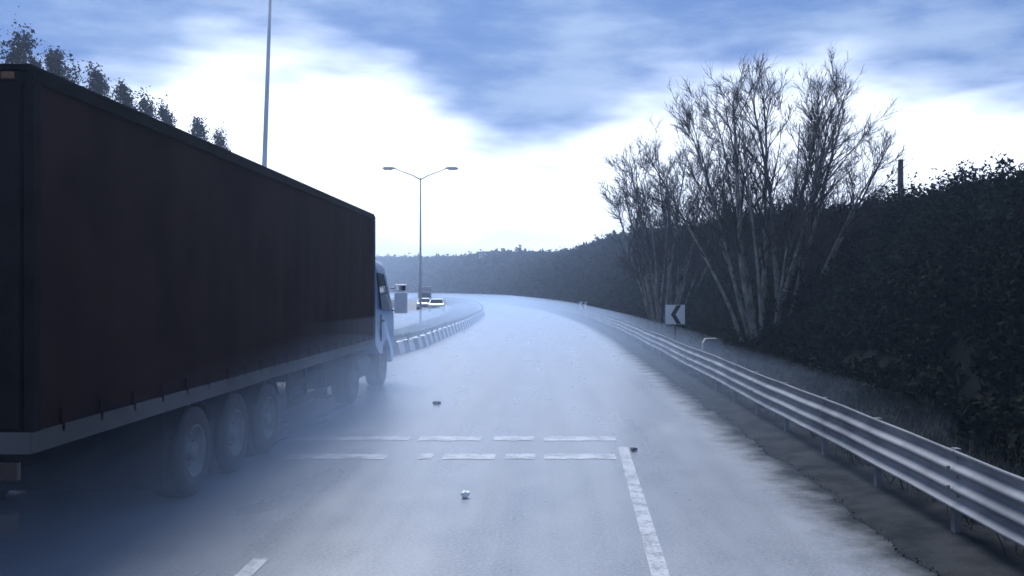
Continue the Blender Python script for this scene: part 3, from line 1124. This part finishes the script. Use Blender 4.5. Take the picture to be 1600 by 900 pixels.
# ------------------------------------------------------------------ oncoming vehicles (their local -Y is the front, facing the camera)
def wheel_set(root, pts, rad):
    w0 = None
    for (x, y) in pts:
        s = 1 if x > 0 else -1
        if w0 is None:
            w0 = MB().lathe_x([(-0.1, rad * 0.6), (-0.1, rad * 0.92), (-0.07, rad), (0.07, rad), (0.1, rad * 0.92), (0.1, rad * 0.62)], 20).build('wheel', M['tyre'], root, smooth=True)
            MB().lathe_x([(0.09, rad * 0.62), (0.06, rad * 0.5), (0.075, 0)], 20).build('rim', M['rim'], w0, smooth=True)
            o = w0
        else:
            o = copy_tree(w0, root)
        o.location = (x, y, rad)
        o.rotation_euler = (0, 0, 0 if s > 0 else math.pi)


def car(x, y, rz, paint, label):
    r = empty('car', (x, y, 0.0), rz)
    tag(r, label, 'car', 'oncoming traffic beyond the median')
    side = [(-2.05, 0.42), (-2.08, 0.62), (-1.95, 0.80), (-1.05, 0.93), (-0.45, 1.36), (0.0, 1.46), (0.9, 1.44), (1.55, 1.22), (1.95, 0.95), (2.05, 0.7), (2.0, 0.35), (1.7, 0.28), (-1.7, 0.28)]
    o = MB()

    def hw(zz):
        return 0.86 if zz < 0.95 else 0.86 - 0.26 * (zz - 0.95) / 0.5
    n = len(side)
    for s in (-1, 1):
        o.v += [(s * hw(zz), yy, zz) for yy, zz in side]
    o.f.append(tuple(range(n)))
    o.f.append(tuple(range(n, 2 * n))[::-1])
    for i in range(n):
        j = (i + 1) % n
        o.f.append((i, n + i, n + j, j))
    b = o.build('body', paint, r, bevel=0.04)
    ws_ = MB()
    ws_.v = [(-0.74, -1.03, 0.97), (0.74, -1.03, 0.97), (0.60, -0.50, 1.345), (-0.60, -0.50, 1.345)]
    ws_.v = [(x_, y_ - 0.02, z_ + 0.012) for x_, y_, z_ in ws_.v]
    ws_.f = [(0, 1, 2, 3)]
    ws_.build('windscreen', M['glass'], b)
    for s in (-1, 1):
        q = MB()
        q.v = [(s * (hw(zz) + 0.012), yy, zz) for yy, zz in [(-0.80, 0.98), (-0.38, 1.34), (0.9, 1.36), (1.45, 1.0)]]
        q.f = [(0, 1, 2, 3)]
        q.build('side_window', M['glass'], b)
        MB().box(s * 0.62 - 0.17, s * 0.62 + 0.17, -2.09, -1.95, 0.62, 0.76).build('headlight', M['clear'], b, bevel=0.03)
        MB().box(s * 0.95 - 0.09, s * 0.95 + 0.09, -0.80, -0.68, 0.96, 1.08).build('mirror', paint, b, bevel=0.02)
    MB().box(-0.42, 0.42, -2.10, -2.0, 0.46, 0.60).build('grille', M['cabtrim'], b)
    wheel_set(r, [(-0.78, -1.28), (0.78, -1.28), (-0.78, 1.28), (0.78, 1.28)], 0.31)
    return r


def box_van(x, y, rz, label):
    r = empty('box_van', (x, y, 0.0), rz)
    tag(r, label, 'van', 'oncoming traffic beyond the median')
    MB().box(-1.08, 1.08, -1.1, 3.6, 0.75, 3.05).build('cargo_box', M['vangrey'], r, bevel=0.04)
    side = [(-2.75, 0.45), (-2.78, 1.0), (-2.5, 1.2), (-1.95, 2.1), (-1.12, 2.2), (-1.12, 0.40)]
    o = MB().prism(side, 'x', -0.98, 0.98)
    b = o.build('cab', M['vangrey'], r, bevel=0.05)
    ws_ = MB()
    ws_.v = [(-0.85, -2.47, 1.27), (0.85, -2.47, 1.27), (0.78, -2.0, 2.05), (-0.78, -2.0, 2.05)]
    ws_.v = [(x_, y_ - 0.03, z_ + 0.02) for x_, y_, z_ in ws_.v]
    ws_.f = [(0, 1, 2, 3)]
    ws_.build('windscreen', M['glass'], b)
    for s in (-1, 1):
        MB().box(s * 0.7 - 0.15, s * 0.7 + 0.15, -2.81, -2.7, 0.75, 0.93).build('headlight', M['clear'], b, bevel=0.02)
    MB().box(-0.9, 0.9, -1.0, 3.4, 0.45, 0.74).build('chassis', M['chassis'], r)
    wheel_set(r, [(-0.88, -1.95), (0.88, -1.95), (-0.88, 2.3), (0.88, 2.3)], 0.40)
    return r


def on_lane(y, off):
    return float(x_l(y)) - off, -tangent(x_l, y) * -1.0


for (y, off, fn, lab) in ((103.0, 5.0, 'a', 'oncoming white car nearest the end of the median barrier'),
                          (113.0, 6.9, 'b', 'second oncoming white car behind the lorry mirror')):
    car(float(x_l(y)) - off, y, -tangent(x_l, y), M['carwhite'], lab)
y = 150.0
box_van(float(x_l(y)) - 7.6, y, -tangent(x_l, y), 'distant grey box van following the white cars')

# ------------------------------------------------------------------ building on the far hill
yb_ = 322.0
xb0, xb1 = (748 - VX) / F * yb_, (872 - VX) / F * yb_
zt_ = CH + (VY - 393) / F * yb_
B = empty('hilltop_building', ((xb0 + xb1) / 2, yb_, zt_ - 6))
tag(B, 'long low flat-roofed building faint on the far ridge', 'building')
hwid = (xb1 - xb0) / 2
MB().box(-hwid, hwid, 0, 10, -2, 5.6).build('wall', M['wall'], B)
rf = MB().box(-hwid - 0.3, hwid + 0.3, -0.3, 10.3, 5.602, 6.0).build('roof', M['roofm'], B)
MB().box((786 - 810) / F * yb_ - 0.5, (786 - 810) / F * yb_ + 0.5, 4, 5, 6.002, 7.4).build('chimney', M['wall'], rf)
wm = MB().box(-0.7, 0.7, -0.06, -0.002, 3.4, 4.8).build('window', M['glass'], B)
wm.location = (-hwid + 2, 0, 0)
k = 1
while -hwid + 2 + 3.2 * k < hwid - 1:
    link('window', wm.data, None, B, (-hwid + 2 + 3.2 * k, 0, 0))
    k += 1


# ------------------------------------------------------------------ small debris on the road, and dark clumps added for windscreen spots
def debris(name, px, py, size, m, label, cat, seed, flat=0.5):
    d = CH * F / (py - VY)
    bm = bmesh.new()
    bmesh.ops.create_icosphere(bm, subdivisions=2, radius=size / 2)
    rd = random.Random(seed)
    for v in bm.verts:
        v.co *= 1 + rd.uniform(-0.28, 0.22)
        v.co.z *= flat
    zmin = min(v.co.z for v in bm.verts)
    for v in bm.verts:
        v.co.z -= zmin
    me = bpy.data.meshes.new(name)
    bm.to_mesh(me)
    bm.free()
    o = link(name, me, m, None, ((px - VX) / F * d, d, 0.0))
    tag(o, label, cat)


debris('crumpled_scrap', 727, 778, 0.095, M['scrap'], 'small white crumpled scrap lying in the lane', 'litter', 3, 0.9)
debris('stone', 682, 632, 0.17, M['darkstone'], 'dark stone on the road beyond the worn transverse lines', 'stone', 4, 0.45)
debris('stone', 990, 705, 0.11, M['darkstone'], 'small dark stone just right of the worn transverse lines', 'stone', 5, 0.5)

# ------------------------------------------------------------------ haze
hz = MB().box(-340, 340, -60, 700, -1.2, 26)
ho = hz.build('haze', None)
hm = bpy.data.materials.new('haze_air')
hm.use_nodes = True
k = NT(hm.node_tree)
k.n.clear()
out = k.add('ShaderNodeOutputMaterial')
pv = k.add('ShaderNodeVolumePrincipled')
pv.inputs['Color'].default_value = (0.58, 0.74, 1.0, 1)
pv.inputs['Density'].default_value = 0.0012
pv.inputs['Anisotropy'].default_value = 0.55
k.l.new(pv.outputs[0], out.inputs['Volume'])
ho.data.materials.append(hm)
tag(ho, 'pale bluish road spray haze filling the air', 'haze', kind='stuff')

# low road spray hanging over the wet carriageway
sy = ysteps(5, 420, 2, 12)
V, Fa = [], []
for y in sy:
    a, b = float(x_b(y)) - 9.0, float(x_r(y)) + 7.0
    for j in range(7):
        t = j / 6
        V.append((a + (b - a) * t, y, -0.3))
    for j in range(7):
        t = j / 6
        V.append((a + (b - a) * t, y, -0.25 + 2.1 * math.sin(math.pi * t) ** 1.4 * min(1.0, (y - 4.9) / 9)))
n = 14
for i in range(len(sy) - 1):
    q = i * n
    for j in range(6):
        Fa.append((q + j, q + n + j, q + n + j + 1, q + j + 1))
        Fa.append((q + 7 + j, q + 7 + j + 1, q + n + 7 + j + 1, q + n + 7 + j))
    Fa.append((q, q + 7, q + n + 7, q + n))
    Fa.append((q + 6, q + n + 6, q + n + 13, q + 13))
for q, rev in ((0, False), ((len(sy) - 1) * n, True)):
    for j in range(6):
        f = (q + j, q + j + 1, q + 7 + j + 1, q + 7 + j)
        Fa.append(f[::-1] if rev else f)
so = bigmesh('road_spray', V, Fa, None)
sm = hm.copy()
sm.name = 'spray_mist'
sm.node_tree.nodes['Principled Volume'].inputs['Density'].default_value = 0.017
so.data.materials.append(sm)
tag(so, 'low pale mist of tyre spray hanging over the wet road', 'spray', kind='stuff')

# denser plume thrown up beside the lorry's wheels: nested shells, thickest near the tyres
wm_ = hm.copy()
wm_.name = 'wheel_spray_mist'
wm_.node_tree.nodes['Principled Volume'].inputs['Density'].default_value = 0.028
rw = empty('wheel_spray', (-3.9, 14.0, 0.25))
for kx in (0.45, 0.7, 1.0, 1.35):
    bm = bmesh.new()
    bmesh.ops.create_icosphere(bm, subdivisions=3, radius=1.0)
    for v in bm.verts:
        v.co = Vector((v.co.x * 1.7 * kx, v.co.y * (5.5 + 3.0 * kx), v.co.z * (0.45 + 0.65 * kx)))
    me = bpy.data.meshes.new('mist')
    bm.to_mesh(me)
    bm.free()
    tag(link('mist', me, wm_, rw), kind='stuff')
tag(rw, 'thin plume of spray hanging beside the lorry wheels', 'spray', kind='stuff')
